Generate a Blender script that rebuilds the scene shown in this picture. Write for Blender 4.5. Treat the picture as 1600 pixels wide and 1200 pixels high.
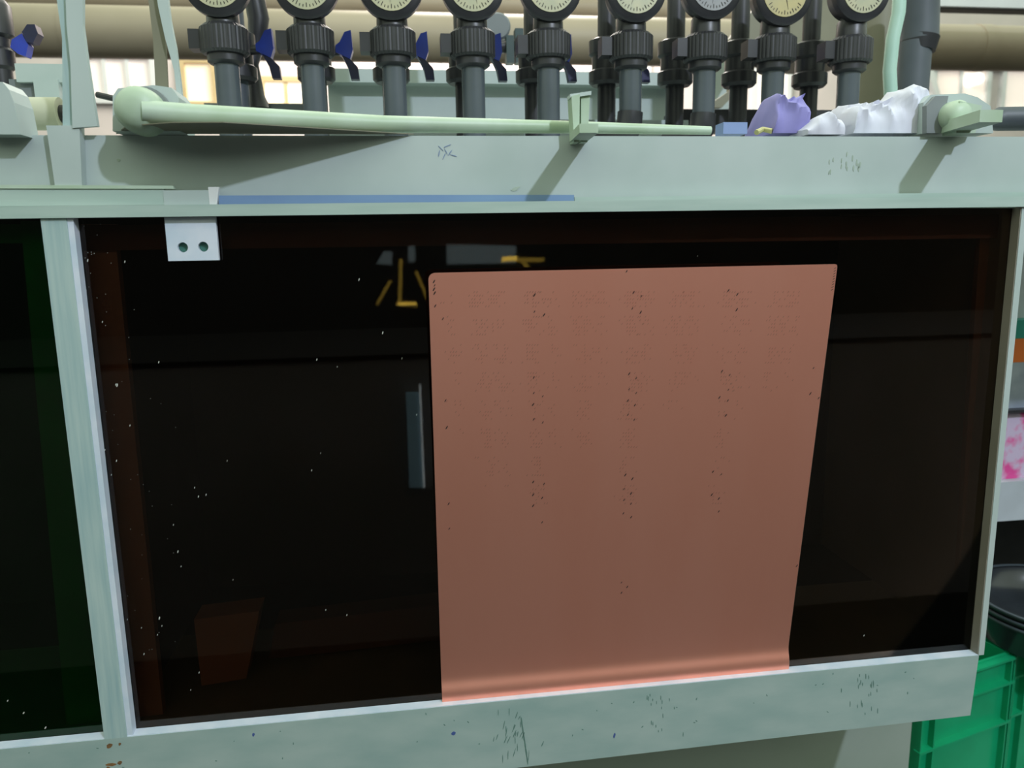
import bpy, bmesh, math, random
from mathutils import Vector, Matrix, noise
random.seed(7)
R = math.radians
for o in list(bpy.data.objects): bpy.data.objects.remove(o)
S = bpy.context.scene
COL = S.collection

# ------------------------------------------------------------------ camera
YAW, PITCH, ROLL, FPX = .1343, .1774, -.0175, 1200.0
CAM = Vector((.4585, -1.0753, .6915))
fw = Vector((math.sin(YAW)*math.cos(PITCH), math.cos(YAW)*math.cos(PITCH), -math.sin(PITCH)))
r0 = Vector((math.cos(YAW), -math.sin(YAW), 0)); u0 = r0.cross(fw)
rt = r0*math.cos(ROLL)+u0*math.sin(ROLL); up = -r0*math.sin(ROLL)+u0*math.cos(ROLL)
cd = bpy.data.cameras.new('camera'); cam = bpy.data.objects.new('camera', cd); COL.objects.link(cam)
cam.matrix_world = Matrix(((rt.x, up.x, -fw.x, CAM.x), (rt.y, up.y, -fw.y, CAM.y), (rt.z, up.z, -fw.z, CAM.z), (0, 0, 0, 1)))
cd.sensor_width = 36; cd.lens = FPX/1600*36; cd.clip_start = .02; cd.clip_end = 60
cd.dof.use_dof = True; cd.dof.focus_distance = 1.15; cd.dof.aperture_fstop = 4.5
S.camera = cam

# ------------------------------------------------------------------ light and exposure
S.view_settings.view_transform = 'Standard'; S.view_settings.look = 'None'
S.view_settings.gamma = 1; S.view_settings.use_curve_mapping = False
S.view_settings.exposure = 0.0
w = bpy.data.worlds.new('hall_light'); S.world = w; w.use_nodes = True
w.node_tree.nodes['Background'].inputs[0].default_value = (.80, .92, .72, 1)
w.node_tree.nodes['Background'].inputs[1].default_value = 1.35
def area(name, loc, target, size, power, col, sy=None):
    l = bpy.data.lights.new(name, 'AREA'); l.energy = power; l.color = col; l.size = size
    if sy: l.shape = 'RECTANGLE'; l.size_y = sy
    o = bpy.data.objects.new(name, l); COL.objects.link(o); o.location = loc
    o.rotation_euler = (Vector(target)-Vector(loc)).to_track_quat('-Z', 'Y').to_euler()
    return o
KEY = Vector((.57, -1.0, .80))
area('hall_lamp', Vector((.5, 0, .8))+KEY*3.0, (.5, 0, .6), .12, 112, (.73, .80, .95))
area('rear_hall_lamp', (1.2, 3.6, 3.2), (1.0, 4.6, .8), 1.6, 250, (1.0, .90, .84))
area('aisle_lamp', (.6, 1.0, 3.1), (.6, .6, 1.0), 1.2, 14, (1.0, .95, .85))

def at(px, py, Y):
    d = fw+rt*((px-800)/FPX)-up*((py-600)/FPX)
    return CAM+d*((Y-CAM.y)/d.y)

# ------------------------------------------------------------------ materials
MATS = {}
def mat(name, c, c2=None, scale=12, rough=.5, metal=0, bump=0, stretch=(1, 1, 1), emit=0, lo=.35, hi=.7, spec=None, detail=4):
    if name in MATS: return MATS[name]
    m = bpy.data.materials.new(name); MATS[name] = m; m.use_nodes = True
    nt = m.node_tree; b = nt.nodes['Principled BSDF']
    b.inputs['Roughness'].default_value = rough; b.inputs['Metallic'].default_value = metal
    if spec is not None: b.inputs['Specular IOR Level'].default_value = spec
    if c2 is None: c2 = tuple(x*.86 for x in c)
    tc = nt.nodes.new('ShaderNodeTexCoord'); mp = nt.nodes.new('ShaderNodeMapping'); mp.inputs['Scale'].default_value = stretch
    n = nt.nodes.new('ShaderNodeTexNoise'); n.inputs['Scale'].default_value = scale; n.inputs['Detail'].default_value = detail
    cr = nt.nodes.new('ShaderNodeValToRGB'); cr.color_ramp.elements[0].position = lo; cr.color_ramp.elements[1].position = hi
    cr.color_ramp.elements[0].color = (*c, 1); cr.color_ramp.elements[1].color = (*c2, 1)
    nt.links.new(tc.outputs['Object'], mp.inputs[0]); nt.links.new(mp.outputs[0], n.inputs['Vector'])
    nt.links.new(n.outputs[0], cr.inputs[0]); nt.links.new(cr.outputs[0], b.inputs['Base Color'])
    if bump:
        bp = nt.nodes.new('ShaderNodeBump'); bp.inputs['Strength'].default_value = bump; bp.inputs['Distance'].default_value = .002
        nt.links.new(n.outputs[0], bp.inputs['Height']); nt.links.new(bp.outputs[0], b.inputs['Normal'])
    if emit:
        b.inputs['Emission Color'].default_value = (*c, 1); b.inputs['Emission Strength'].default_value = emit
    return m
def glass(name, tint, gloss=1.0, rough=.02):
    m = bpy.data.materials.new(name); MATS[name] = m; m.use_nodes = True; nt = m.node_tree
    for n in list(nt.nodes): nt.nodes.remove(n)
    out = nt.nodes.new('ShaderNodeOutputMaterial'); mx = nt.nodes.new('ShaderNodeMixShader')
    t = nt.nodes.new('ShaderNodeBsdfTransparent'); t.inputs[0].default_value = (*tint, 1)
    g = nt.nodes.new('ShaderNodeBsdfGlossy'); g.inputs['Roughness'].default_value = rough
    f = nt.nodes.new('ShaderNodeFresnel'); f.inputs[0].default_value = 1.45
    nt.links.new(f.outputs[0], mx.inputs[0]); nt.links.new(t.outputs[0], mx.inputs[1]); nt.links.new(g.outputs[0], mx.inputs[2])
    nt.links.new(mx.outputs[0], out.inputs[0]); return m
PALE = mat('pale_plastic', (.47, .535, .53), (.40, .475, .46), 7, .45, bump=.05)
RAIL = mat('shaded_stained_plastic', (.37, .455, .435), (.28, .385, .37), 9, .5, bump=.08, stretch=(1, 1, 2.5), detail=7)  # base darkened for weaker light low down; the mottling is staining
LEDGE = mat('lit_pale_plastic', (.68, .72, .82), (.52, .62, .74), 22, .42)  # lightened for light on ledge top and mullion side; also the hook plate
STREAK = mat('streaked_plastic', (.42, .53, .52), (.30, .43, .45), 14, .45, stretch=(9, 9, .5), detail=5)
GREENISH = mat('yellowed_green_plastic', (.47, .57, .47), (.36, .47, .33), 12, .45, bump=.1)
LIPM = mat('lip_plastic', (.44, .54, .50), (.36, .47, .43), 20, .4, stretch=(.3, 1, 3))
DARK = mat('black_plastic', (.018, .018, .022), (.03, .03, .036), 20, .38)
PIPE = mat('grey_pipe_plastic', (.085, .10, .118), (.065, .078, .09), 8, .25)
HOSE = mat('dark_grey_hose', (.075, .088, .105), (.05, .06, .075), 8, .5)
BLUE = mat('blue_handle_plastic', (.02, .05, .42), (.015, .03, .28), 20, .35)
NAVY = mat('dark_blue_plastic', (.01, .012, .07), (.008, .01, .04), 20, .35)
DIAL = mat('cream_dial', (.50, .46, .30), (.38, .38, .27), 25, .4)
DIALG = mat('grey_dial', (.26, .26, .27), (.2, .2, .21), 25, .4)
DIALY = mat('yellow_dial', (.46, .38, .17), (.38, .33, .18), 25, .4)
TICK = mat('dial_ink', (.03, .025, .02), None, 10, .6)
BEIGE = mat('beige_duct_paint', (.37, .31, .23), (.32, .265, .19), 3, .5)
OLIVE = mat('olive_pipe_paint', (.22, .21, .15), (.16, .15, .105), 4, .5)
HALL = mat('hall_wall_paint', (.66, .58, .56), (.58, .52, .50), 3, .8)
WHITE = mat('white_paint', (.75, .76, .76), (.65, .66, .67), 5, .5)
BASE = mat('base_sheet', (.36, .42, .37), (.31, .38, .32), 5, .5)
GREEN = mat('green_crate_plastic', (.008, .38, .17), (.006, .31, .135), 9, .3)
BASIN = mat('black_basin_plastic', (.022, .026, .032), (.03, .036, .045), 9, .22)
COPPER = mat('copper_foil', (.98, .42, .315), (.96, .40, .295), 4, .42, .80, bump=.02, stretch=(3, 3, .7))
COPEDGE = mat('copper_edge', (.75, .40, .33), None, 9, .4, .8)
HOLE = mat('drilled_hole_dark', (.03, .012, .01), None, 9, .8)
FAINT = mat('fine_hole_shade', (.70, .29, .21), None, 9, .5, .7)
SPECK = mat('white_dust', (.55, .55, .5), None, 9, .8)
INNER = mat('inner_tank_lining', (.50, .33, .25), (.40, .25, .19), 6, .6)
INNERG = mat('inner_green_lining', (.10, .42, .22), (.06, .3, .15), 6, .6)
DEEP = mat('dark_tank_lining', (.010, .009, .008), (.006, .006, .006), 3, .6)
BLUEF = mat('blue_film', (.17, .27, .47), (.20, .32, .50), 25, .4, stretch=(.3, 1, 1))
PURPLE = mat('purple_cloth', (.27, .25, .56), (.20, .18, .44), 10, .8, bump=.3)
WCLOTH = mat('white_cloth', (.66, .67, .78), (.58, .57, .66), 10, .8, bump=.3)
RUST = mat('rust', (.24, .12, .04), (.08, .05, .03), 60, .9)
INK = mat('blue_ink', (.06, .10, .30), None, 60, .7)
STAIN = mat('green_scratch', (.12, .22, .19), None, 60, .7)
GREYD = mat('grey_equipment_paint', (.20, .22, .23), (.15, .17, .18), 5, .6)
ROOM = mat('dark_aisle_paint', (.07, .07, .07), (.055, .055, .055), 2, .8)
FLOORM = mat('floor_paint', (.02, .022, .02), (.015, .017, .015), 2, .5)
TGLASS = glass('brown_tinted_glass', (.60, .49, .42))
GGLASS = glass('green_tinted_glass', (.28, .52, .32))

# ------------------------------------------------------------------ mesh helpers
def V(*a): return Vector(a)
def link(name, me, m, parent=None):
    o = bpy.data.objects.new(name, me); COL.objects.link(o)
    if m: me.materials.append(m)
    if parent is not None:
        o.parent = parent; o.matrix_parent_inverse = Matrix.Translation(-parent.location) if parent.type == 'EMPTY' else Matrix()
    return o
def build(name, bm, m, parent=None, smooth=False, bevel=0):
    if bevel:
        bmesh.ops.bevel(bm, geom=[e for e in bm.edges if e.is_manifold and e.calc_face_angle(0) > .6], offset=bevel, segments=2, affect='EDGES', profile=.6)
    bmesh.ops.recalc_face_normals(bm, faces=bm.faces)
    me = bpy.data.meshes.new(name); bm.to_mesh(me); bm.free()
    if smooth:
        for p in me.polygons: p.use_smooth = True
        me.set_sharp_from_angle(angle=R(40))
    return link(name, me, m, parent)
def tag(o, label, cat, group=None, kind=None):
    o['label'] = label; o['category'] = cat
    if group: o['group'] = group
    if kind: o['kind'] = kind
    return o
def empty(name, loc, label, cat, group=None):
    o = bpy.data.objects.new(name, None); COL.objects.link(o); o.location = loc; o.empty_display_size = .05
    return tag(o, label, cat, group)
def box(bm, x0, x1, y0, y1, z0, z1):
    vs = [bm.verts.new((x, y, z)) for x in (x0, x1) for y in (y0, y1) for z in (z0, z1)]
    for f in ((0, 1, 3, 2), (4, 6, 7, 5), (0, 4, 5, 1), (2, 3, 7, 6), (0, 2, 6, 4), (1, 5, 7, 3)):
        bm.faces.new([vs[i] for i in f])
def prism(bm, pts, thick):
    """pts: front polygon (world points); thick: vector to the back"""
    a = [bm.verts.new(p) for p in pts]; b = [bm.verts.new(Vector(p)+Vector(thick)) for p in pts]; n = len(a)
    bm.faces.new(a); bm.faces.new(b[::-1])
    for i in range(n): bm.faces.new((a[i], b[i], b[(i+1) % n], a[(i+1) % n]))
def pxprism(bm, pts, Y, d): prism(bm, [at(x, y, Y) for x, y in pts], (0, d, 0))
def tube(bm, path, rad, seg=20, cap=True):
    path = [Vector(p) for p in path]; n = len(path)
    if not hasattr(rad, '__len__'): rad = [rad]*n
    rings = []; ref = None
    for i, p in enumerate(path):
        t = (path[min(i+1, n-1)]-path[max(i-1, 0)]).normalized()
        if ref is None: ref = Vector((0, 1, 0)) if abs(t.y) < .9 else Vector((0, 0, 1))
        s = t.cross(ref).normalized(); q = s.cross(t).normalized(); ref = q
        rings.append([bm.verts.new(p+(s*math.cos(a)+q*math.sin(a))*rad[i]) for a in [2*math.pi*k/seg for k in range(seg)]])
    for i in range(n-1):
        for k in range(seg): bm.faces.new((rings[i][k], rings[i][(k+1) % seg], rings[i+1][(k+1) % seg], rings[i+1][k]))
    if cap: bm.faces.new(rings[0][::-1]); bm.faces.new(rings[-1])
def lathe(bm, c, axis, prof, seg=28, rib=0, ribs=0):
    """prof: list of (radius, distance along the axis)"""
    c = Vector(c); ax = Vector(axis).normalized(); s = ax.orthogonal().normalized(); q = ax.cross(s)
    rings = []
    for (r, h) in prof:
        rings.append([bm.verts.new(c+ax*h+(s*math.cos(a)+q*math.sin(a))*(r*(1+(rib if ribs and int(k/seg*ribs*2) % 2 else 0)))) for k, a in [(k, 2*math.pi*k/seg) for k in range(seg)]])
    for i in range(len(rings)-1):
        for k in range(seg): bm.faces.new((rings[i][k], rings[i][(k+1) % seg], rings[i+1][(k+1) % seg], rings[i+1][k]))
    bm.faces.new(rings[0][::-1]); bm.faces.new(rings[-1])
def B(): return bmesh.new()
def bx(name, m, parent, *a, bevel=0):
    b = B(); box(b, *a); return build(name, b, m, parent, bevel=bevel)

# ================================================================== SETTING
FZ = -.80
def setting(name, o): o['kind'] = 'structure'; return o
o = bx('floor', FLOORM, None, -5, 7, -5, 7, FZ-.05, FZ); setting('floor', o)
o = bx('wall_front', ROOM, None, -5, 7, -5.1, -5, FZ, 2.2); setting('', o)
o = bx('wall_left', ROOM, None, -5.1, -5, -5, 7, FZ, 2.2); setting('', o)
o = bx('wall_right', ROOM, None, 7, 7.1, -5, 7, FZ, 2.2); setting('', o)
o = bx('wall_back', HALL, None, -5, 7, 5.4, 5.5, FZ, 4.5); setting('', o)
# lit windows in the hall wall behind the machine
def window(name, x0, x1, z0, z1, col, e, Y=5.4, bars=1, sgn=-1, fm=None):
    b = B(); t = .04; fm = fm or WHITE
    for q in ((x0-t, x0, z0-t, z1+t), (x1, x1+t, z0-t, z1+t), (x0, x1, z0-t, z0), (x0, x1, z1, z1+t)):
        box(b, q[0], q[1], min(Y, Y+sgn*.05), max(Y, Y+sgn*.05), q[2], q[3])
    for k in range(bars):
        xm = x0+(x1-x0)*(k+1)/(bars+1); box(b, xm-.015, xm+.015, min(Y, Y+sgn*.04), max(Y, Y+sgn*.04), z0, z1)
    f = build(name, b, fm); f['kind'] = 'structure'
    p = bx('pane', mat('pane_'+name, col, col, 1, .4, emit=e), f, x0, x1, min(Y, Y+sgn*.015), max(Y, Y+sgn*.015), z0, z1)
    return f
def wpx(name, px0, py0, px1, py1, col, e, **k):
    a = at(px0, py1, 5.35); c = at(px1, py0, 5.35); window(name, a.x, c.x, a.z, c.z, col, e, **k)
YF = mat('yellow_window_frame', (.55, .42, .22), None, 8, .6)
wpx('window_1', 292, 98, 328, 158, (1, .82, .58), .40, bars=0, fm=YF)
wpx('window_2', 415, 128, 478, 160, (1, .93, .84), .9, bars=1, fm=YF)
wpx('window_3', 1462, 108, 1545, 165, (1, .86, .78), .35, bars=1)
wpx('window_4', 1180, 95, 1232, 190, (1, .90, .78), .5, bars=1)
wpx('window_5', 130, 92, 232, 152, (1, .88, .84), .22, bars=2)
wpx('window_6', 560, 88, 1010, 130, (1, .86, .80), .40, bars=6)
wpx('window_7', 1570, 108, 1640, 170, (1, .86, .80), .35, bars=0)
wpx('window_8', 500, -60, 1180, 4, (1, .84, .70), .5, bars=4)

# ================================================================== PLATING TANK (one machine)
tank = empty('plating_tank', (.5, .25, FZ), 'pale green plastic plating tank with two dark tinted inspection windows', 'tank')
LX, RX = -.62, 1.95
lipz0, lipz1, wz = .737, .752, .842
bx('front_wall', PALE, tank, LX, RX, .022, .034, .745, wz, bevel=.0015)
bx('top_deck', PALE, tank, LX, RX, .034, .62, .815, .83)
bx('window_lip', LIPM, tank, LX, RX, -.004, .0045, lipz0, lipz1, bevel=.004)
bx('lip_backing', PALE, tank, LX, RX, .0135, .03, .738, .752)
bx('mullion', STREAK, tank, .0, .0312, 0, .0172, 0, lipz0, bevel=.0012)
b = B(); box(b, .031, .0385, .0015, .0172, 0, lipz0); build('mullion_return', b, LEDGE, tank, bevel=.001)  # brighter colour paints the light on the mullion's right side
bx('end_post', PALE, tank, 1.3885, 1.3985, 0, .5, 0, .745, bevel=.001)
b = B(); prism(b, [V(LX, 0, 0), V(1.3895, 0, 0), V(1.384, 0, -.111), V(LX, 0, -.128)], (0, .30, 0)); build('bottom_rail', b, RAIL, tank, bevel=.0012)
bx('lit_ledge_strip', LEDGE, tank, LX, 1.388, .0005, .0175, .0, .0012)  # pale strip paints the overhead light on the rail top
b = B()
pts = [at(400, 1110, .27), at(1425, 1110, .27), at(1405, 1205, .27), at(1402, 1215, .27)]
xr = at(1425, 1128, .27).x
box(b, LX, xr, .27, .29, FZ, -.05); build('base_sheet', b, BASE, tank, bevel=.002)
bx('base_side', BASE, tank, xr-.02, xr-.0005, .29, .31, FZ, -.05)
bx('post_shade_strip', mat('brown_grey_shade', (.27, .25, .21), (.23, .21, .17), 8, .6), tank, 1.3870, 1.3884, .001, .0175, .0015, lipz0)  # brown-grey strip paints the shade on the post's inner face
# glass
gl = bx('glass_pane', TGLASS, tank, .032, 1.3885, .0178, .0186, .0, .745)
gl2 = bx('glass_pane', GGLASS, tank, LX, .006, .0178, .0186, .0, .745); gl2['label'] = 'green tinted pane'
# interior of the chambers
bx('chamber_back', DEEP, tank, LX, 1.3885, .50, .51, -.02, .81)
bx('chamber_floor', DEEP, tank, LX, 1.3885, .30, .50, -.02, .0)
bx('chamber_end', DEEP, tank, LX-.01, LX, .03, .51, -.12, .81)
bx('chamber_end', DEEP, tank, 1.3885, 1.3985, .036, .51, .7455, .814)
bx('chamber_divider', DEEP, tank, .008, .028, .036, .50, 0, .81)
def pxbox(name, m, parent, px0, py0, px1, py1, Y, d, bevel=.002):
    a = at(px0, py1, Y); c = at(px1, py0, Y); return bx(name, m, parent, a.x, c.x, Y, Y+d, a.z, c.z, bevel=bevel)
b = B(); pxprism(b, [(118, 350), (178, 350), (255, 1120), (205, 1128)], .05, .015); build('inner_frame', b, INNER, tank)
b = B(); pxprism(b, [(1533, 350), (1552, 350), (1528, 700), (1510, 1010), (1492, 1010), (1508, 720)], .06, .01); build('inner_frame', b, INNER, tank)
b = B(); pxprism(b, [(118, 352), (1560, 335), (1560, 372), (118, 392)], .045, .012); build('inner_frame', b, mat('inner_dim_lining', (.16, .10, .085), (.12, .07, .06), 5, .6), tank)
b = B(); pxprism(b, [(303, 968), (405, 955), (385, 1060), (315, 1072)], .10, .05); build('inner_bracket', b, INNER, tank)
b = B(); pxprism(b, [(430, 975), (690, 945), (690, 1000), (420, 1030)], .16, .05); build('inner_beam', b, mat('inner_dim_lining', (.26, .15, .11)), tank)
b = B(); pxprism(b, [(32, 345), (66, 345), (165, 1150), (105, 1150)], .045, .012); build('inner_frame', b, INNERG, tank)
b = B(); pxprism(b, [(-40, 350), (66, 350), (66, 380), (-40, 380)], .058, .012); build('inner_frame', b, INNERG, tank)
# dust on the glass
def speck(b, px, py, Y, w, h, tilt=.35):
    c = at(px, py, Y); a = tilt
    u = Vector((math.cos(a), 0, math.sin(a)))*w; v = Vector((-math.sin(a), 0, math.cos(a)))*h
    n = 8; vs = [b.verts.new(c+u*math.cos(t)+v*math.sin(t)) for t in [2*math.pi*k/n for k in range(n)]]
    top = b.verts.new(c+Vector((0, -.0003, 0)))
    for i in range(n): b.faces.new((vs[i], vs[(i+1) % n], top))
b = B()
for (x, y, s) in [(248, 566, 1.2), (495, 562, 1.3), (598, 520, 1.5), (628, 560, 1.2), (501, 708, 1), (487, 735, 1.2), (322, 773, 1.3), (310, 776, 1.2), (183, 602, 1.8),
                  (181, 601, 1.2), (249, 966, 1.8), (253, 978, 1), (509, 953, 1), (542, 961, 1.2), (311, 1051, 1.2), (225, 1022, 1.3), (137, 407, 1.4), (134, 455, 1.8), (160, 503, 1.1), (195, 409, 1.2),
                  (203, 665, 1.1), (182, 720, 1.3), (174, 742, 1), (164, 703, 1), (355, 720, 1), (561, 437, 1.4), (651, 648, 1), (304, 762, 1), (364, 906, 1), (278, 862, 1.5), (271, 820, 1),
                  (283, 885, 1), (199, 968, 1), (221, 981, 1), (246, 992, 1), (298, 1078, .9), (495, 1112, 1.1), (1350, 993, 1.2), (527, 573, .9), (1090, 400, .7)]:
    speck(b, x, y, .0172, .0005*s, .0015*s, -.3)
for i in range(45):
    t = random.random(); x = 120+t*95+abs(random.gauss(0, 40)); speck(b, x+6, 350+t*760, .0172, .0003, .0006, random.uniform(-.6, .2))
sp = build('dust_specks', b, SPECK, tank); sp['kind'] = 'stuff'
b = B()
for (x, y, s) in [(37, 1114, 1.2), (71, 1137, 1.3), (12, 1095, 1)]: speck(b, x, y, .0172, .0007*s, .0018*s, -.6)
sp = build('dust_specks', b, SPECK, tank); sp['kind'] = 'stuff'
# marks on rail and wall
def blob(name, m, pts, Y):
    b = B(); pxprism(b, pts, Y, .0008); return build(name, b, m, tank)
def blobs(name, m, lst, Y, kind=True):
    b = B()
    for (cx, cy, rx, ry, a) in lst:
        n = 9; pts = []
        for k in range(n):
            t = 2*math.pi*k/n; q = random.uniform(.7, 1.15); x = rx*q*math.cos(t); y = ry*q*math.sin(t)
            pts.append((cx+x*math.cos(a)-y*math.sin(a), cy+x*math.sin(a)+y*math.cos(a)))
        pxprism(b, pts, Y, .0006)
    o = build(name, b, m, tank); o['kind'] = 'stuff'; return o
blobs('rust_spots', RUST, [(171, 1166, 6, 3.5, -.5), (187, 1163, 2, 3, .3), (174, 1195, 9, 2.5, -.1), (187, 1192, 4, 3, 0), (169, 1200, 3, 3, 0)], -.0004)
blobs('ink_spots', INK, [(709, 1146, 4, 2.5, -.5), (960, 1150, 1.6, 5, .25), (396, 1148, 2, 3, 0)], -.0004)
L = []
for i in range(26): L.append((random.gauss(800, 18), random.uniform(1112, 1190), .7, random.uniform(3, 8), random.uniform(-.1, .5)))
for i in range(6): L.append((815+i*1.8, 1128+i*12, 1.3, 9, -.12))
for i in range(18): L.append((random.gauss(1030, 14), random.uniform(1085, 1165), .7, random.uniform(2, 4), 0))
for i in range(22): L.append((random.gauss(1345, 16), random.uniform(1052, 1120), .7, random.uniform(2, 6), 0))
for i in range(40): L.append((random.uniform(0, 1450), 0, .8, random.uniform(1, 2.4), random.uniform(0, 3)))
L = [(x, (1170-.0985*x+random.uniform(8, 70)) if y == 0 else y, a, c, d) for x, y, a, c, d in L]
blobs('scratches', STAIN, L, -.0003)
L = [(697+dx, 237+dy, .9, 6, a) for dx, dy, a in ((0, 0, -.5), (-8, -5, -.8), (6, 2, .6), (-3, 7, .4), (12, 6, -1.3), (-11, 3, .2), (2, -9, 1.2))]
blobs('ink_scribble', mat('faded_blue_ink', (.20, .27, .42)), L, .0214)
L = [(1315+random.gauss(0, 10), random.uniform(240, 275), 1, 4, .1) for i in range(10)]+[(1340+random.gauss(0, 4), random.uniform(240, 265), 1.3, 5, .1) for i in range(6)]+[(805, 295, 8, 3, -.4), (185, 250, 3, 2, 0)]
blobs('wall_smudges', mat('faint_smudge', (.38, .46, .39)), L, .0214)

# small strips on the shelf behind the lip
o = pxbox('cover_strip', LIPM, None, -260, 293, 256, 325, .006, .006); tag(o, 'long pale plastic cover strip lying behind the lip at left', 'strip')
b = B(); pxprism(b, [(-200, 288), (270, 290), (272, 295), (-200, 294)], .004, .010); build('strip_edge', b, GREENISH, o)
b = B(); pxprism(b, [(342, 305.5), (600, 304), (897, 304), (895, 309), (600, 312), (900, 318), (342, 321)], .0095, .006)
bm2 = B(); pxprism(bm2, [(342, 305.5), (620, 304.5), (897, 304.5), (897, 311), (897, 322), (342, 322)], .0105, .003); b.free()
o = build('blue_film_strip', bm2, BLUEF); tag(o, 'thin blue film strip lying along the shelf right of the hook', 'strip')
b = B(); pxprism(b, [(898, 308), (1700, 299), (1700, 325), (898, 325)], .012, .006); 
o = build('pale_cover_strip', b, LIPM); tag(o, 'pale plastic cover strip running behind the lip to the right', 'strip')

# hanging hook plate with two holes
hk = empty('hook_plate', at(300, 342, .008), 'pale square plastic hook plate with two round holes hanging over the glass', 'bracket')
def holed_plate(parent):
    b = B(); A = at(263, 408, .006); C = at(338, 342, .006); x0, x1, z0, z1 = A.x, at(340, 380, .006).x, A.z, .7365
    xm = (x0+x1)/2+.001; y0, y1 = .006, .0125
    hs = [at(285.5, 386.5, .006), at(317.5, 385.5, .006)]; r = .0066
    zc = z1-.018
    for side, y in ((0, y0), (1, y1)):
        for (a, c, h) in ((x0, xm, hs[0]), (xm, x1, hs[1])):
            n = 24; inner = []; outer = []
            for k in range(n):
                t = 2*math.pi*(k+.5)/n; dx, dz = math.cos(t), math.sin(t)
                inner.append(b.verts.new((h.x+r*dx, y, h.z+r*dz)))
                sx = ((c-h.x)/dx if dx > 0 else (a-h.x)/dx); sz = ((zc-h.z)/dz if dz > 0 else (z0-h.z)/dz); s = min(sx, sz)
                outer.append(b.verts.new((h.x+s*dx, y, h.z+s*dz)))
            for k in range(n): b.faces.new((inner[k], inner[(k+1) % n], outer[(k+1) % n], outer[k]))
            # corners
            for (cx, cz) in ((a, z0), (c, z0), (a, zc), (c, zc)):
                near = sorted(outer, key=lambda v: (v.co.x-cx)**2+(v.co.z-cz)**2)[:2]; b.faces.new((b.verts.new((cx, y, cz)), near[0], near[1]))
            if side == 0:
                for k in range(n):
                    t0 = 2*math.pi*(k+.5)/n; t1 = 2*math.pi*(k+1.5)/n
                    q = [b.verts.new((h.x+r*math.cos(t), yy, h.z+r*math.sin(t))) for t, yy in ((t0, y0), (t1, y0), (t1, y1), (t0, y1))]; b.faces.new(q)
    box(b, x0, x1, y0, y1, zc, z1)
    for q in (((x0, z0), (x1, z0)), ((x0, z0), (x0, zc)), ((x1, z0), (x1, zc))):
        (a, c), (d, e) = q; b.faces.new([b.verts.new(p) for p in ((a, y0, c), (d, y0, e), (d, y1, e), (a, y1, c))])
    return build('plate', b, LEDGE, parent)
holed_plate(hk)
pxbox('hook_top', PALE, hk, 257, 297, 327, 325, .005, .008)
b = B(); pxprism(b, [(325, 292), (342, 292), (338, 325), (328, 325)], .0046, .008); build('hook_end', b, WHITE, hk)
b = B()
for (x, y) in ((285.5, 386.5), (317.5, 385.5)): lathe(b, at(x, y, .006)+V(0, .0068, 0), (0, 1, 0), [(.0064, 0), (.0064, .003)], 20)
build('bolt_end', b, mat('teal_bolt', (.04, .15, .12), None, 10, .5), hk)

# ================================================================== COPPER PANEL
TILT = R(7.5); PW, PH = .567, .664; PX0 = .488; PY0 = .0105; PZ0 = .0013
def prof(v):
    n = max(int(v/.0005), 1); y = 0; z = 0; s = 0; ds = v/n if v else 0
    for i in range(n):
        a = TILT-R(25)*math.exp(-(((s-.024)/.013)**2)); y -= math.sin(a)*ds; z += math.cos(a)*ds; s += ds
    return y, z
PROF = {}
def pp(u, v, off=0):
    y, z = prof(max(v, 0)); return Vector((PX0+u, PY0+y-off*math.cos(TILT), PZ0+z-off*math.sin(TILT)))
cp = empty('copper_panel', (PX0+PW/2, PY0, PZ0), 'large rectangular bare copper panel standing on the ledge before the dark window', 'panel')
b = B(); vs_ = [0, .002, .004, .006, .008, .010, .012, .014, .016, .018, .020, .022, .024, .026, .028, .03, .032, .034, .037, .04, .045, .05, .06, .1, .2, .3, .4, .5, .6, PH-.008, PH-.004, PH-.001, PH]
us_ = [0, .001, .004, .008, .1, .2, .3, .4, .5, PW-.004, PW-.001, PW]
front = {}; back = {}
for i, u in enumerate(us_):
    for j, v in enumerate(vs_):
        uu = u; vv = v
        r = .009
        if u < r and v > PH-r:      # rounded top left corner
            dx = r-u; dz = v-(PH-r); l = max(dx, dz); d = math.hypot(dx, dz)
            if d > 0: uu = r-dx*l/d; vv = PH-r+dz*l/d
        r = .004
        if PW-u < r and v > PH-r:
            dx = r-(PW-u); dz = v-(PH-r); l = max(dx, dz); d = math.hypot(dx, dz)
            if d > 0: uu = PW-r+dx*l/d; vv = PH-r+dz*l/d
        front[i, j] = b.verts.new(pp(uu, vv, .0)); back[i, j] = b.verts.new(pp(uu, vv, 0)+Vector((0, .0016, 0)))
I, J = len(us_)-1, len(vs_)-1
for i in range(I):
    for j in range(J):
        b.faces.new((front[i, j], front[i+1, j], front[i+1, j+1], front[i, j+1])); b.faces.new((back[i, j], back[i, j+1], back[i+1, j+1], back[i+1, j]))
for i in range(I):
    for j in (0, J): b.faces.new((front[i, j], front[i+1, j], back[i+1, j], back[i, j]))
for j in range(J):
    for i in (0, I): b.faces.new((front[i, j], front[i, j+1], back[i, j+1], back[i, j]))
build('sheet', b, COPPER, cp, smooth=True)
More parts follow.
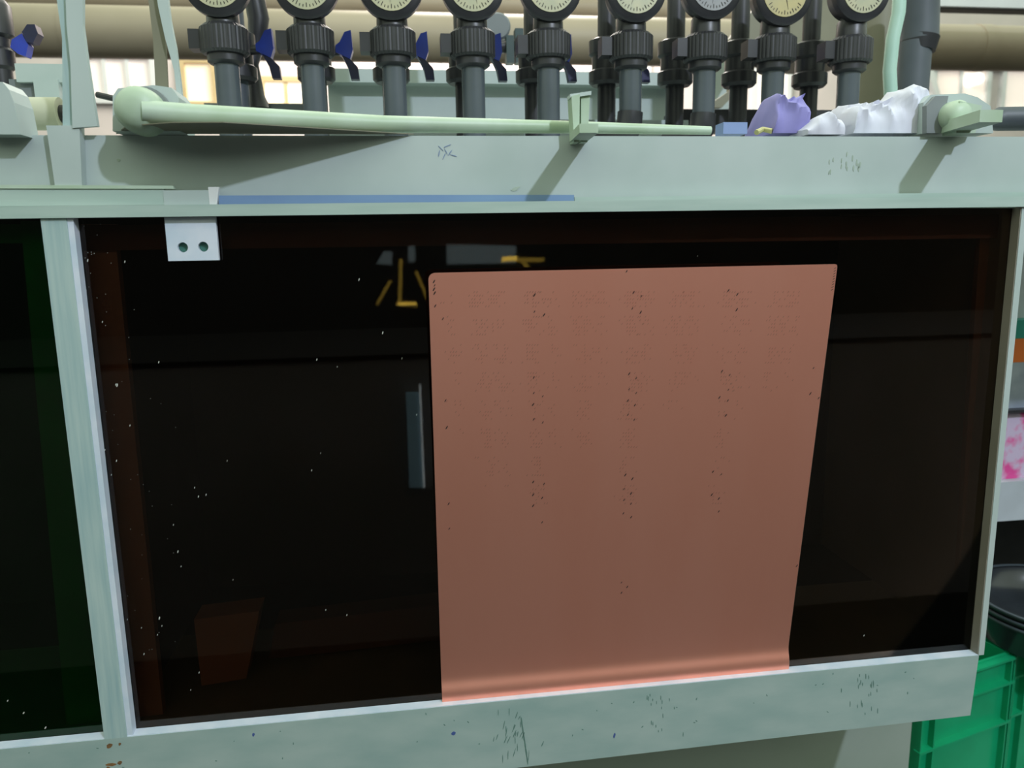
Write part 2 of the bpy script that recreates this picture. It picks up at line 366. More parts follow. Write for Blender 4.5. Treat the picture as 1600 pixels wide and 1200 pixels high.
# drilled holes: taken to the panel's own plane
nrm = Vector((0, -math.cos(TILT), -math.sin(TILT))); base = pp(0, .3)
def onpanel(px, py, off=.0002):
    d = fw+rt*((px-800)/FPX)-up*((py-600)/FPX); t = (base-CAM).dot(nrm)/d.dot(nrm); return CAM+d*t+nrm*off
pu = Vector((1, 0, 0)); pv = Vector((0, -math.sin(TILT), math.cos(TILT)))
def dash(b, px, py, w, h, a=-.6, off=.0002):
    if py > 1015: return
    c = onpanel(px, py, off); u = pu*math.cos(a)+pv*math.sin(a); v = -pu*math.sin(a)+pv*math.cos(a)
    b.faces.new([b.verts.new(c+u*w*math.cos(t)+v*h*math.sin(t)) for t in [2*math.pi*k/8 for k in range(8)]])
b = B()
H = [(692, 498), (835, 461), (835, 487), (850, 492), (834, 590), (834, 614), (848, 619), (833, 632), (834, 655), (848, 660), (696, 626), (698, 668), (979, 424), (990, 457), (988, 482), (1002, 463),
     (1001, 488), (983, 584), (994, 591), (983, 608), (994, 614), (981, 626), (992, 633), (981, 648), (991, 656), (1138, 454), (1152, 460), (1151, 484), (1128, 580), (1140, 586), (1138, 609),
     (1124, 621), (1137, 626), (1134, 649), (1271, 575), (1266, 615), (1279, 622), (977, 742), (988, 748), (1114, 737), (1127, 741), (833, 773), (847, 778), (833, 790), (847, 816), (975, 764),
     (986, 771), (975, 781), (986, 787), (974, 802), (986, 808), (971, 910), (980, 917), (971, 926), (701, 787), (702, 826), (1245, 884), (1123, 779), (1112, 773), (1123, 799), (833, 753), (850, 756), (678, 440), (679, 446), (678, 452), (679, 458), (680, 478)]
for (x, y) in H: s = random.uniform(.7, 1.1); dash(b, x, y, .0008*s, .0028*s, -.55)
for k in range(9): dash(b, 1305-k*.6, 419+k*4.2, .0004, .002, -1.0)
o = build('drilled_holes', b, HOLE, cp); o['kind'] = 'stuff'
b = B()
for cx, n, y1 in ((700, 60, 680), (745, 200, 760), (775, 140, 760), (828, 260, 800), (860, 70, 700), (908, 160, 700), (935, 60, 600), (985, 260, 800), (1005, 110, 640), (1060, 110, 640), (1080, 80, 600), (1140, 140, 800), (1165, 80, 640), (1215, 80, 620), (1240, 70, 600)):
    for k in range(n):
        y = 455+(y1-455)*random.random()**1.3; rowy = round(y/5.5)*5.5; g = round(random.gauss(0, 1.7))*4.2
        if (int(rowy/11) % 4) == 0: continue
        dash(b, cx+g-(cx-950)*.00035*(rowy-455), rowy, .00035, .0019, -.6, .00015)
o = build('fine_holes', b, FAINT, cp); o['kind'] = 'stuff'

# ================================================================== THINGS ON THE WALL TOP
# round green rod carried by blocks
def kblock(name, label, bp, Y, knob, kr, flip):
    e = empty(name, at(knob[0], 208, Y), label, 'bearing')
    b = B(); pxprism(b, bp, Y+.02, .07); build('housing', b, PALE, e, bevel=.003)
    return e
e = kblock('bearing_block', 'rounded pale bearing block with green knob at the left end of the rod', [(176, 205), (176, 150), (184, 138), (240, 133), (268, 137), (279, 152), (282, 205)], -.03, (212, 172), 0, 0)
b = B(); c = at(210, 168, -.055); lathe(b, c, (0, 1, 0), [(.010, -.004), (.020, 0), (.0265, .008), (.028, .02), (.028, .045)], 32); build('end_knob', b, GREENISH, e, smooth=True)
b = B(); c = at(228, 172, -.022); lathe(b, c, (0, 1, 0), [(.028, 0), (.028, .010)], 28); build('collar', b, GREYD, e, smooth=True)
o = B(); tube(o, [at(222, 174, -.050), at(300, 180, -.035), at(600, 194, .030), at(905, 199, .05), at(1110, 204, .058)], [.0135, .0135, .0115, .0085, .006], 20)
o = build('round_rod', o, GREENISH, smooth=True); tag(o, 'long tapering pale green round rod lying along the top of the tank wall', 'rod')
e = kblock('bearing_block', 'rounded grey bearing block with knobbly green end at the right of the wall top', [(1443, 208), (1443, 160), (1455, 148), (1508, 146), (1528, 152), (1548, 166), (1552, 208)], .0, (1505, 182), 0, 0)
b = B(); Wb = at(1483, 209, .02); prism(b, [Wb+V(-.017, 0, 0), Wb+V(.017, 0, 0), Wb+V(.017, 0, .016), Wb+V(-.017, 0, .016)], V(-.020, -.108, 0)); build('reach_arm', b, GREENISH, e, bevel=.001)
b = B(); c = at(1504, 178, -.012); lathe(b, c, (0, 1, 0), [(.008, -.004), (.016, 0), (.021, .008), (.021, .06)], 24); build('end_knob', b, GREENISH, e, smooth=True)
b = B(); pxprism(b, [(1500, 158), (1535, 165), (1530, 178), (1546, 188), (1528, 196), (1524, 208), (1494, 208)], -.012, .03); build('jagged_flange', b, GREENISH, e, bevel=.003)
b = B(); pxprism(b, [(1462, 150), (1482, 150), (1470, 208), (1448, 208), (1448, 165)], .012, .01); build('side_plate', b, GREYD, e)
# short bracket with a long reach that throws the diagonal shadow
e = empty('rod_bracket', at(905, 212, .0), 'upright pale green forked rod bracket at the middle of the wall top', 'bracket')
A = at(893, 215, .0); C = at(921, 215, .0)
b = B(); pxprism(b, [(893, 150), (906, 147), (905, 222), (897, 222)], -.006, .026); build('prong', b, GREENISH, e, bevel=.001)
b = B(); pxprism(b, [(908, 144), (922, 146), (918, 222), (908, 222)], .0, .02); build('prong', b, GREENISH, e, bevel=.001)
b = B(); pxprism(b, [(891, 147), (924, 142), (924, 148), (891, 153)], -.004, .02); build('cap_strip', b, PALE, e)
# slanted fins at the left
b = B(); Wb = at(903, 222, .02); d = Vector((-.10, -1, -.03)); prism(b, [Wb+V(-.012, 0, 0), Wb+V(.012, 0, 0), Wb+V(.012, 0, .011), Wb+V(-.012, 0, .011)], d*.112); build('reach_arm', b, GREENISH, e, bevel=.001)
e = empty('support_fin', at(112, 200, .0), 'tall pale curved support fin rising from the wall at far left', 'support')
b = B(); pxprism(b, [(101, -40), (129, -40), (129, 40), (137, 100), (152, 197), (113, 200), (110, 100), (104, 40)], .004, .008); pxprism(b, [(72, 196), (124, 196), (128, 292), (86, 292)], .006, .0155); build('front_plate', b, PALE, e, bevel=.001)
b = B(); pxprism(b, [(84, -40), (103, -40), (106, 40), (112, 100), (114, 200), (98, 200), (97, 60), (90, 10)], .013, .006); build('side_flange', b, STREAK, e)  # darker teal tone stands for the fin's shaded left side
e = empty('support_fin', at(282, 200, .03), 'narrow pale curved support fin rising behind the left bearing block', 'support')
b = B(); pxprism(b, [(240, -40), (258, -40), (266, 30), (275, 75), (282, 130), (290, 205), (282, 205), (272, 110), (258, 60), (247, 10)], .05, .008); build('front_plate', b, PALE, e)
b = B(); pxprism(b, [(226, -40), (246, -40), (258, 62), (262, 140), (243, 140), (239, 60), (233, 10)], .06, .006); build('side_flange', b, OLIVE, e)  # olive colour stands for the shaded left side of this fin
# thin sheet added under the rod to throw the long wedge of shade on the wall
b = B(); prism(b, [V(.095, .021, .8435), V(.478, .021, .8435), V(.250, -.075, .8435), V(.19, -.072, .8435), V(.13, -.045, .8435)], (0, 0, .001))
o = build('shade_sheet', b, OLIVE); tag(o, 'thin added wedge shaped shade casting sheet under the left end of the round rod', 'sheet')
# left end plate with its roller, boxes
o = B(); pxprism(o, [(-40, 210), (-40, 128), (4, 128), (14, 140), (22, 160), (32, 210)], -.01, .05); o = build('end_plate', o, PALE, bevel=.003); tag(o, 'rounded pale end plate at the left picture edge on the wall top', 'plate')
e = empty('cloth_roller', at(60, 180, .12), 'cream roller lying behind the left end plate', 'roller')
b = B(); tube(b, [at(-30, 178, .12), at(96, 178, .12)], .022, 24); build('barrel', b, mat('cream_plastic', (.50, .50, .38), (.42, .43, .33)), e, smooth=True)
b = B(); tube(b, [at(94, 178, .12), at(103, 178, .12)], .012, 16); build('axle', b, DARK, e, smooth=True)
e = empty('control_box', at(55, 140, .3), 'pale grey stepped control box behind the left roller', 'box')
pxbox('upper_case', PALE, e, 26, 100, 100, 128, .30, .10); pxbox('lower_case', GREYD, e, 18, 124, 56, 160, .31, .08); pxbox('side_case', PALE, e, 56, 124, 90, 162, .295, .09)
b = B(); tube(b, [at(152, 148, .06), at(182, 155, .05)], .004, 10); build('axle_end', b, DARK, bpy.data.objects['bearing_block'])

# ================================================================== GAUGE STATIONS
names = ['leftmost', 'second', 'third', 'fourth', 'middle', 'sixth', 'seventh', 'eighth', 'rightmost']
YS = .40
stations = [(357, 1, DIAL), (490, 1, DIAL), (617, 1, DIAL), (740, 1, DIAL), (857, 1, DIAL), (985, 1, DIAL), (1100, 1, DIALG), (1207, 1, DIALY), (1325, 1, DIAL)]
GZ = [1.112, 1.112, 1.113, 1.115, 1.117, 1.118, 1.126, 1.118, 1.128]
extra = ['beside the left bearing block', 'left of the pale rear tank', 'over the left of the rear tank', 'second over the pale rear tank', 'just left of the forked bracket', 'just right of the forked bracket', 'with grey dial', 'with yellow dial above the purple cloth', 'above the white cloth']
for i, (px, _, dm) in enumerate(stations):
    c = at(px, 140, YS); x = c.x; gz = GZ[i]+.006
    e = empty('pressure_gauge_stack', (x, YS, .83), names[i]+' black pressure gauge on grey pipe, '+extra[i], 'gauge')
    z_end = .835 if i < 2 else .845
    if i < 5:
        b = B(); tube(b, [V(x, YS, z_end), V(x, YS, 1.035)], .021, 24); build('pipe', b, PIPE, e, smooth=True)
    else:
        z0 = .925-(i-5)*.002
        b = B(); tube(b, [V(x, YS, z0-.005), V(x, YS, 1.035)], .021, 24); build('pipe', b, PIPE, e, smooth=True)
        b = B(); pth = [V(x-.055, YS+.05, z0-.034), V(x-.03, YS+.02, z0-.036), V(x-.012, YS+.005, z0-.03), V(x-.002, YS, z0-.015), V(x, YS, z0+.012)]
        tube(b, pth, [.024, .025, .026, .025, .024], 20); build('elbow', b, DARK, e, smooth=True)
    # collar, ribbed union nut, neck
    b = B(); lathe(b, V(x, YS, 1.012), (0, 0, 1), [(.026, 0), (.031, .004), (.031, .016), (.035, .02)], 28); build('collar', b, DARK, e, smooth=True)
    b = B(); lathe(b, V(x, YS, 1.028), (0, 0, 1), [(.036, 0), (.041, .004), (.041, .042), (.034, .048)], 96, rib=-.025, ribs=32); build('union_nut', b, DARK, e)
    pxo = bx('side_lug', DARK, e, x-.058, x-.035, YS-.012, YS+.02, 1.036, 1.068, bevel=.003)
    b = B(); lathe(b, V(x, YS, 1.074), (0, 0, 1), [(.028, 0), (.027, .03), (.02, .04)], 24); build('neck', b, DARK, e, smooth=True)
    # gauge
    g = B(); lathe(g, V(x, YS-.035, gz+.02), (0, 1, 0), [(.050, 0), (.056, .004), (.056, .018), (.048, .026), (.046, .05), (.03, .055)], 40)
    gc = build('gauge_case', g, DARK, e, smooth=True)
    b = B(); lathe(b, V(x, YS-.0365, gz+.02), (0, 1, 0), [(.042, 0), (.042, .002)], 36); build('dial', b, dm, gc, smooth=True)
    b = B(); cen = V(x, YS-.0372, gz+.02)
    for k in range(13):
        t = R(215+k*9.2); d1 = V(math.cos(t), 0, math.sin(t)); s = V(-d1.z, 0, d1.x)*.0006; r1 = .031 if k % 3 == 0 else .034
        prism(b, [cen+d1*r1-s, cen+d1*.038-s, cen+d1*.038+s, cen+d1*r1+s], (0, .0006, 0))
    t = R(232+17*(i % 4)); d1 = V(math.cos(t), 0, math.sin(t)); s = V(-d1.z, 0, d1.x)*.0011
    prism(b, [cen-s, cen+d1*.030, cen+s, cen-d1*.01], (0, .0007, 0)); build('needle_and_ticks', b, TICK, gc)
    # rear pipe with ball valve
    yr = YS+.13; rx = x-(.006 if i < 5 else .012)
    if i == 0: rx += .0
    b = B(); tube(b, [V(rx, yr, .86), V(rx, yr, 1.35)], .0185, 18); build('rear_pipe', b, DARK if i else HOSE, e, smooth=True)
    b = B(); lathe(b, V(rx, yr, 1.010), (0, 0, 1), [(.030, 0), (.036, .006), (.036, .026), (.030, .03), (.030, .055), (.036, .06), (.036, .085), (.026, .09)], 24); build('valve_body', b, DARK, e, smooth=True)
    if i not in (6,):
        hx = rx+.055
        hz = .03
        b = B(); tube(b, [V(rx+.02, yr-.01, 1.035+hz), V(hx-.004, yr-.02, 1.035+hz)], .009, 12); vb = build('valve_stem', b, DARK, e, smooth=True)
        hp = lambda q, y: [V(hx+a, y, c+hz) for a, c in q]
        b = B(); prism(b, hp([(-.014, 1.030), (.012, 1.018), (.018, 1.034), (.016, 1.070), (.004, 1.066), (-.006, 1.048), (-.014, 1.042)], yr-.03), (0, .022, 0)); build('valve_handle', b, BLUE, e, bevel=.003)
        b = B(); prism(b, hp([(-.004, 1.026), (.012, 1.018), (.026, 1.004), (.028, .982), (.012, .982), (.008, 1.002)], yr-.028), (0, .018, 0)); build('handle_grip', b, NAVY, e, bevel=.003)
# black valve with blue handle at far left edge
e = empty('ball_valve', at(5, 120, .38), 'black ball valve with blue handle at the far left edge', 'valve')
b = B(); c = at(2, 120, .38); lathe(b, V(c.x, .38, c.z-.05), (0, 0, 1), [(.018, 0), (.018, .06), (.024, .065), (.024, .09), (.019, .095), (.019, .11), (.027, .115), (.027, .16), (.02, .17)], 24); build('valve_body', b, DARK, e, smooth=True)
b = B(); pxprism(b, [(18, 62), (34, 52), (44, 70), (40, 88), (28, 84), (16, 74)], .36, .02); build('handle_hub', b, BLUE, e, bevel=.003)
b = B(); pxprism(b, [(34, 50), (42, 38), (54, 38), (59, 52), (52, 66), (42, 66)], .358, .022); build('handle_grip', b, NAVY, e, bevel=.004)
# black cable column between the first two stacks
b = B(); tube(b, [at(392, -30, .62), at(404, 30, .62), at(402, 60, .62), at(393, 100, .62), at(398, 150, .62), at(400, 170, .62)], [.02, .021, .018, .014, .02, .03], 16)
o = build('black_hose', b, DARK, smooth=True); tag(o, 'thick black hose hanging between the leftmost two gauge stacks', 'hose')
# small teal valve behind the fourth gauge stack
e = empty('round_valve', at(800, 80, .75), 'greyish teal valve with black clamp right of the fourth gauge stack', 'valve')
b = B(); c = at(778, 40, .78); lathe(b, c, (0, 1, 0), [(.026, 0), (.03, .004), (.03, .03)], 24); build('disc', b, GREYD, e, smooth=True)
pxbox('clamp', mat('dark_teal_plastic', (.03, .06, .06)), e, 792, 55, 803, 98, .76, .03); pxbox('clamp', mat('dark_teal_plastic', (.03, .06, .06)), e, 806, 44, 818, 98, .76, .03)
b = B(); tube(b, [at(775, 75, .78), at(812, 70, .78)], .014, 14); build('pipe_stub', b, DARK, e, smooth=True)

# ================================================================== REAR EQUIPMENT
e = empty('rear_tank', at(780, 200, .85), 'pale green rimmed rear tank seen between the gauge pipes', 'tank')
a = at(512, 132, .80); c = at(1062, 132, .80)
zb = .85
bx('rim', PALE, e, a.x-.01, c.x, .76, .80, at(700, 130, .76).z, at(700, 109, .76).z, bevel=.003)
bx('side_wall', PALE, e, a.x, c.x-.01, .80, 1.4, .83, at(700, 131, .80).z)
bx('front_ledge', PALE, e, a.x-.01, c.x-.05, .60, .80, .83, at(700, 186, .6).z)
def duct(px0, px1, pyc, rpx, Y, name, label, m, collars=()):
    e = empty(name, at((px0+px1)/2, pyc, Y), label, 'pipe')
    a = at(px0, pyc, Y); c = at(px1, pyc, Y); zz = at(800, pyc, Y).z; D = (Vector((at(800, pyc, Y)))-CAM).dot(fw)
    r = rpx*D/FPX
    b = B(); tube(b, [V(a.x, Y, zz), V(c.x, Y, zz)], r, 40); build('pipe_run', b, m, e, smooth=True)
    for q in collars:
        x = at(q, pyc, Y).x; b = B(); tube(b, [V(x-.03, Y, zz), V(x+.03, Y, zz)], r*1.035, 40); build('coupling', b, m, e, smooth=True)
duct(-200, 1900, 62, 36, 2.0, 'horizontal_duct', 'big beige horizontal pipe crossing behind all the gauges', BEIGE, (120, 1530))
duct(-200, 1452, 12, 22, 2.4, 'horizontal_duct', 'upper beige horizontal pipe just above the big one', BEIGE)
e = empty('vertical_duct', at(1365, 200, .75), 'wide olive beige vertical pipe right of the last gauge', 'pipe')
b = B(); c = at(1365, 120, .8); tube(b, [V(c.x, .8, .83), V(c.x, .8, 1.6)], .056, 32); build('pipe_run', b, OLIVE, e, smooth=True)
b = B(); tube(b, [at(1407, -30, .5), at(1404, 20, .5), at(1395, 60, .5), at(1390, 110, .5), at(1393, 175, .5), at(1394, 224, .5)], [.0135]*6, 18)
o = build('pale_green_tube', b, mat('mint_tube', (.42, .60, .52), (.36, .54, .47)), smooth=True); tag(o, 'thin pale mint tube running down before the dark grey hose', 'tube')
e = empty('grey_hose', at(1425, 180, .6), 'thick dark grey upright hose with overlapping joint at right', 'hose')
b = B(); tube(b, [at(1438, -40, .6), at(1436, 62, .6)], .040, 28); build('upper_hose', b, HOSE, e, smooth=True)
b = B(); tube(b, [at(1430, 66, .6), at(1419, 214, .6)], .035, 28); build('lower_hose', b, HOSE, e, smooth=True)
b = B(); tube(b, [at(1437, 58, .6), at(1433, 80, .6)], [.041, .037], 28); build('joint', b, DARK, e, smooth=True)
e = empty('white_trunking', at(1540, 5, 1.6), 'white cable trunking crossing the top right corner', 'trunking')
pxbox('channel', WHITE, e, 1462, -20, 1900, 9, 1.6, .08); pxbox('lower_edge', DARK, e, 1462, 9, 1900, 13, 1.62, .05); pxbox('hanger', GREYD, e, 1500, -400, 1504, -20, 1.63, .02); pxbox('hanger', GREYD, e, 1800, -400, 1804, -20, 1.63, .02)
b = B(); pxprism(b, [(1468, 170), (1450, 110), (1456, 103), (1640, 103), (1640, 108), (1460, 110), (1476, 170)], 5.33, .06); o = build('bright_frame', b, WHITE); tag(o, 'thin white frame edge around the bright opening at right', 'frame')
b = B(); lathe(b, at(1531, 122, 5.25), (0, 1, 0), [(.040, 0), (.048, .01), (.048, .13)], 20)
o = build('round_lamp', b, mat('lamp_white', (1, .98, .92), (1, .98, .92), emit=1.2), smooth=True); tag(o, 'small round white lamp behind the right bearing block', 'lamp')
b = B(); tube(b, [at(1536, 194, .06), at(1560, 186, .06), at(1700, 184, .06)], [.006, .018, .019], 20); e = empty('black_roller', at(1600, 205, .06), 'black roller end at the right edge beside the bearing block', 'roller'); build('barrel', b, HOSE, e, smooth=True); pxbox('end_block', PALE, e, 1690, 165, 1740, 209, .03, .06);
b = B(); pxprism(b, [(1140, 60), (1190, 0), (1200, 40), (1158, 110), (1150, 145), (1128, 168), (1112, 168), (1110, 162), (1140, 142)], .9, .02); o = build('leaning_bar', b, OLIVE); tag(o, 'bent olive bar leaning behind the seventh and eighth gauges', 'bar')
b = B(); pxprism(b, [(1122, 92), (1155, 60), (1158, 140), (1140, 170), (1112, 172), (1112, 110)], 1.0, .02); build('end_panel', b, PALE, bpy.data.objects['rear_tank'])
o = pxbox('grey_cabinet', OLIVE, None, 1230, -60, 1345, 93, 1.3, .2); tag(o, 'olive cabinet behind the two rightmost gauges', 'cabinet')
o = pxbox('dark_beam', GREYD, None, 320, 162, 480, 178, .62, .1); tag(o, 'dark beam behind the two leftmost gauge pipes', 'beam')
o = pxbox('dark_beam', DARK, None, 1060, 172, 1330, 200, .64, .1); tag(o, 'dark beam behind the right gauge elbows', 'beam')

# cloths
def heap(name, pts, basey, Y, depth, m, label, amp=.006, seed=0, cat='cloth'):
    b = B(); n = 44; rows = 16; grid = []
    for i in range(n+1):
        x = pts[0][0]+(pts[-1][0]-pts[0][0])*i/n
        for (a, c) in zip(pts, pts[1:]):
            if a[0] <= x <= c[0]: ty = a[1]+(c[1]-a[1])*(x-a[0])/max(c[0]-a[0], 1e-6)
        bot = at(x, basey, Y); top = at(x, ty, Y+depth/2); h = max(top.z-bot.z, .002)
        col = []
        for j in range(rows+1):
            t = math.pi*j/rows; y = Y+depth*.5*(1-math.cos(t)); z = bot.z+h*math.sin(t)**.7
            p = Vector((bot.x, y, z)); q = p*22+Vector((seed, 0, 0)); k = 1.1*(1-2.2*abs(noise.noise(q*Vector((1.3, 1, .7)))))+.5*abs(noise.noise(q*2.6)); ed = math.sin(t)
            p += Vector((.4*noise.noise(q+Vector((9, 9, 9))), -abs(k) if t < 1.6 else 0, .35*(k-.4)))*amp*2.4*ed
            col.append(b.verts.new(p))
        grid.append(col)
    for i in range(n):
        for j in range(rows): b.faces.new((grid[i][j], grid[i+1][j], grid[i+1][j+1], grid[i][j+1]))
    for g in (grid[0], grid[-1]): b.faces.new(g)
    b.faces.new([g[0] for g in grid]+[g[-1] for g in grid[::-1]])
    o = build(name, b, m, smooth=True); return tag(o, label, cat)
heap('cleaning_cloth', [(1207, 200), (1215, 160), (1225, 154), (1240, 165), (1255, 160), (1272, 155), (1280, 165), (1292, 158), (1298, 172), (1275, 200), (1262, 206)], 208, .05, .10, PURPLE, 'crumpled purple cloth heaped on the wall top below the eighth gauge', seed=3, amp=.009)
heap('cleaning_cloth', [(1262, 206), (1282, 188), (1303, 178), (1310, 184), (1332, 186), (1334, 200), (1320, 207)], 210, .02, .06, WCLOTH, 'small white rag lying between the purple cloth and larger white cloth', seed=8, amp=.004)
heap('cleaning_cloth', [(1333, 205), (1334, 182), (1342, 168), (1358, 170), (1385, 168), (1400, 164), (1418, 152), (1432, 140), (1442, 138), (1449, 150), (1452, 175), (1452, 206)], 208, .035, .11, WCLOTH, 'larger crumpled white cloth heaped beside the right bearing block', seed=21, amp=.008)
o = pxbox('blue_scrap', mat('pale_blue_plastic', (.22, .30, .55)), None, 1130, 191, 1168, 209, .05, .03); tag(o, 'small pale blue plastic scrap left of the purple cloth', 'scrap')
b = B(); tube(b, [at(1182, 207, .05), at(1192, 202, .06), at(1206, 205, .05)], .004, 8); o = build('yellow_scrap', b, mat('yellow_scrap', (.55, .52, .25)), smooth=True); tag(o, 'thin yellowish scrap lying on the wall top by purple cloth', 'scrap')

# ================================================================== RIGHT SIDE: shelf, basins, crate
rk = empty('storage_rack', at(1640, 812, .5), 'pale storage rack right of the tank', 'rack')
rp_ = mat('rack_paint', (.52, .56, .62))
xa = at(1556, 780, .50).x; zsh = at(1600, 751, .50).z; zli = at(1600, 640, .50).z
bx('shelf_board', rp_, rk, xa, 2.7, .50, .95, at(1600, 812, .50).z, zsh-.0005, bevel=.002)
bx('upper_shelf', DARK, rk, xa, 2.7, .50, .95, zli-.007, zli-.0005, bevel=.001)
pxbox('upper_board', rp_, rk, 1556, 345, 1900, 498, .56, .02)
bx('back_board', DARK, rk, xa-.12, 2.7, .95, .97, FZ, .78)
for px_ in (2.64,):
    for y_ in (.50, .90): bx('post', GREYD, rk, px_, px_+.05, y_, y_+.05, FZ, .78)
bx('post', GREYD, rk, xa-.02, xa+.02, .91, .949, FZ, .78)
def sx(n, m, z0, z1, lab, cat): return tag(bx(n, m, None, xa+.02, 2.35, .52, .80, z0, z1, bevel=.006), lab, cat)
zb_ = at(1600, 566, .52).z; zo_ = at(1600, 529, .52).z; zt_ = at(1600, 500, .52).z
sx('storage_bag', mat('grey_bag', (.42, .47, .56), (.28, .32, .42), 18, .5, bump=.4), zli, zb_, 'pale blue grey bag under the orange bin', 'bag')
sx('storage_bin', mat('orange_plastic', (.85, .20, .04)), zb_+.0005, zo_, 'orange plastic bin at the right edge behind the end post', 'bin')
sx('storage_bin', mat('teal_plastic', (.03, .32, .27)), zo_+.0005, zt_, 'teal plastic bin above the orange one at the right edge', 'bin')
sx('storage_bag', mat('pink_bag', (.75, .08, .33), (.62, .50, .68), 22, .45, bump=.6, lo=.42, hi=.58), zsh, zli-.012, 'pink and white packed bag on the rack shelf', 'bag')
# green crate
ce = empty('plastic_crate', (0, 0, 0), 'green ribbed plastic crate directly right of the tank base, front face in view', 'crate')
A = at(1446, 1120, .34); Cc = at(1600, 1012, .30)
cz1 = at(1565, 1026, .33).z-.026; cz0 = cz1-.36
ang = R(15); ux = Vector((math.cos(ang), math.sin(ang), 0)); uy = Vector((-ux.y, ux.x, 0)); Oc = Vector((at(1436, 1130, .30).x, .30, 0))
cl, cdp = .293, .26
def cb(b, u0, u1, v0, v1, z0, z1, x=0):
    q = [Oc+ux*u0+uy*v0, Oc+ux*u1+uy*v0, Oc+ux*u1+uy*v1, Oc+ux*u0+uy*v1]
    prism(b, [Vector((p.x, p.y, z0)) for p in q], (0, 0, z1-z0))
b = B(); cb(b, .004, cl-.004, .008, .014, cz0, cz1); build('front_side', b, GREEN, ce)
b = B(); cb(b, .004, .010, .014, cdp, cz0, cz1); build('left_side', b, GREEN, ce)
b = B(); cb(b, cl-.010, cl-.004, .014, cdp, cz0, cz1); build('right_side', b, GREEN, ce)
b = B(); cb(b, .010, cl-.010, cdp-.006, cdp, cz0, cz1); build('back_side', b, GREEN, ce)
b = B(); cb(b, .010, cl-.010, .014, cdp-.006, cz0, cz0+.005); build('crate_floor', b, GREEN, ce)
for z in (cz1-.006, cz1-.066, cz1-.165, cz0+.01):
    b = B(); cb(b, 0, cl, -.008, .008, z-.003, z+.003); build('rib', b, GREEN, ce, bevel=.001)
for u in (.004, .044, cl-.012, cl-.002):
    b = B(); cb(b, u-.002, u+.002, -.006, .008, cz0, cz1-.009); build('rib', b, GREEN, ce)
def basin(k):
    e = empty('washing_basin', at(1672, 1010, .50)+V(0, 0, k*.022), ['lowest', 'middle', 'topmost'][k]+' black basin of the stack standing in the green crate', 'basin', None)
    c = V(at(1648, 1000, .42).x, .42, cz1+.004)+V(0, 0, k*.015); b = B()
    h = .070
    lathe(b, c, (0, 0, 1), [(.160, 0), (.172, h-.03), (.176, h-.008), (.186, h-.004), (.186, h), (.176, h), (.165, h-.03), (.12, .008)], 48); build('bowl', b, BASIN, e, smooth=True)
    b = B(); lathe(b, c+V(0, 0, h), (0, 0, 1), [(.184, 0), (.188, .001), (.188, .004), (.184, .005), (.178, .003)], 48); bmesh.ops.delete(b, geom=[f for f in b.faces if len(f.verts) > 10], context='FACES')
    build('rim', b, mat('basin_rim', (.09, .11, .13), None, 9, .2), e, smooth=True)
for k in range(3): basin(k)
ce2 = ce.copy(); COL.objects.link(ce2); ce2['label'] = 'second green crate at the lower right corner, mostly out of frame, under the basins'
ce2.location = ce.location+ux*(cl+.015)+uy*.01
for ch in [c for c in bpy.data.objects if c.parent == ce]:
    k = ch.copy(); COL.objects.link(k); k.parent = ce2
bx('crate_stand', GREYD, None, 1.5, 2.2, .25, .9, FZ, cz0-.001, bevel=.004)
tag(bpy.data.objects['crate_stand'], 'grey low stand carrying the green crate', 'stand')

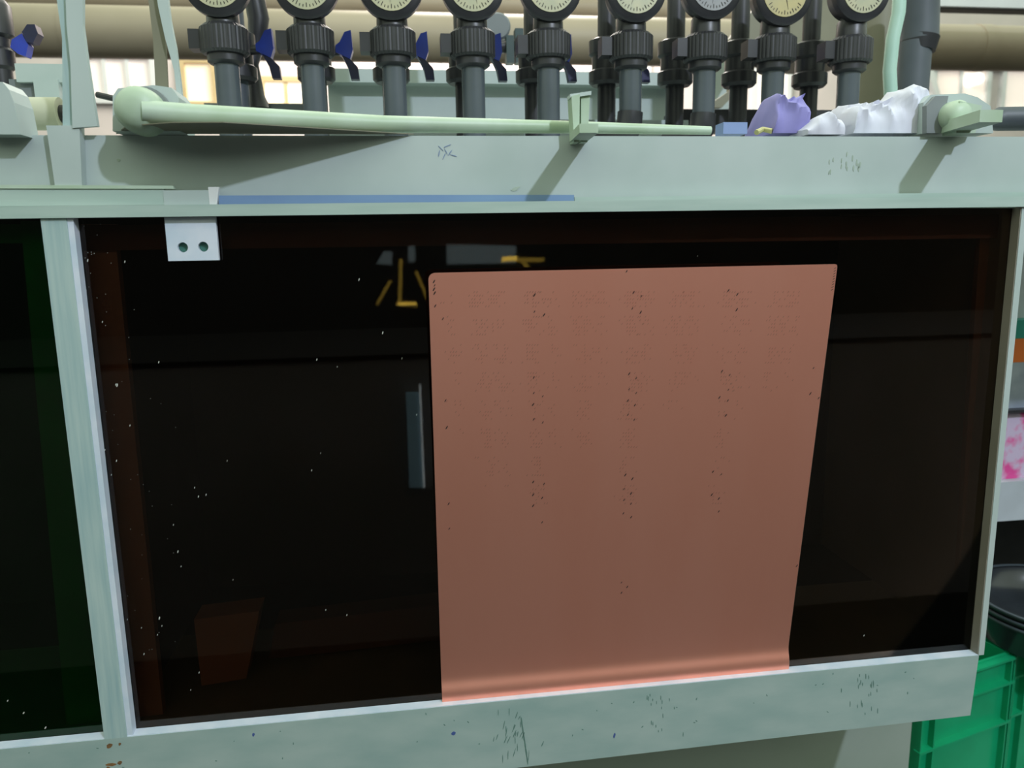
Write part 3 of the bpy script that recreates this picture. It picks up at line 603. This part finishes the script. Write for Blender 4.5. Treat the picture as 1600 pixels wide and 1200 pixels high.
# ================================================================== BEHIND THE CAMERA (what the glass reflects)
MZ = .0178
def mir(px, py, D):      # the real point whose reflection in the window glass is seen at this pixel
    p = at(px, py, D); return Vector((p.x, 2*MZ-p.y, p.z))
def mrect(name, pts, D, d, m, lab, cat):
    b = B(); prism(b, [mir(x, y, D) for x, y in pts], (0, d, 0)); o = build(name, b, m); tag(o, lab, cat); return o
YL = mat('warm_tube_light', (1, .72, .12), (1, .72, .12), emit=9.0)
YD = mat('dim_warm_tube', (1, .70, .12), (1, .70, .12), emit=1.6)
CW = mat('skylight_pane', (.45, .60, .68), (.45, .60, .68), emit=1.0)
D = 3.6
la = empty('warm_lamp_frame', mir(630, 440, D), 'yellow lit lamp frame across the aisle, reflected in the glass', 'lamp')
for pts, m in (([(620, 473), (650, 473), (652, 477), (620, 477)], YL), ([(624, 405), (629, 405), (627, 473), (622, 473)], YD), ([(587, 476), (591, 476), (612, 440), (608, 438)], YD), ([(648, 425), (652, 424), (671, 468), (667, 470)], YD),
               ([(785, 402), (808, 400), (808, 407), (785, 409)], YL), ([(808, 403), (850, 403), (850, 409), (808, 409)], YD), ([(815, 410), (820, 408), (830, 420), (826, 422)], YD)):
    b = B(); prism(b, [mir(x, y, D) for x, y in pts], (0, -.04, 0)); build('tube', b, m, la)
for q in ([(588, 412), (600, 393), (613, 393), (612, 414)], [(638, 384), (648, 384), (649, 408), (638, 410)], [(698, 382), (806, 384), (806, 411), (699, 413)]):
    mrect('aisle_window', q, 4.6, -.05, CW, 'pale window pane across the aisle', 'window')['group'] = 'aisle windows'
IL = mat('blue_glow', (.35, .6, .75), (.35, .6, .75), emit=.5); IE = mat('bright_glow_edge', (.8, .95, 1), (.8, .95, 1), emit=3.0)  # added glow for the blue streak in the glass; no known lamp
ip = empty('glow_strip', mir(648, 690, 1.66), 'added tall narrow bluish glowing strip across the aisle, mirrored left of the copper panel', 'lamp')
b = B(); prism(b, [mir(x, y, 1.66) for x, y in ((634, 614), (655, 614), (661, 762), (640, 762))], (0, -.02, 0)); build('face', b, IL, ip)
b = B(); prism(b, [mir(x, y, 1.655) for x, y in ((655, 602), (657.5, 602), (664, 762), (661.5, 762))], (0, -.02, 0)); build('lit_edge', b, IE, ip)
b = B(); box(b, -3.4, 5.6, -2.6, -1.68, FZ, .30); o = build('opposite_machine', b, mat('aisle_machine_paint', (.25, .24, .25), (.20, .20, .20), 3, .6), bevel=.01); tag(o, 'dark machine across the aisle behind the camera', 'machine')
b = B(); box(b, -3.41, 5.61, -2.61, -1.67, .3005, .315); build('dark_top_sheet', b, mat('dark_top_black', (.012, .012, .012), None, 5, .8), o)  # added black sheet, keeps the lit machine top from showing in the glass

bpy.context.view_layer.update()
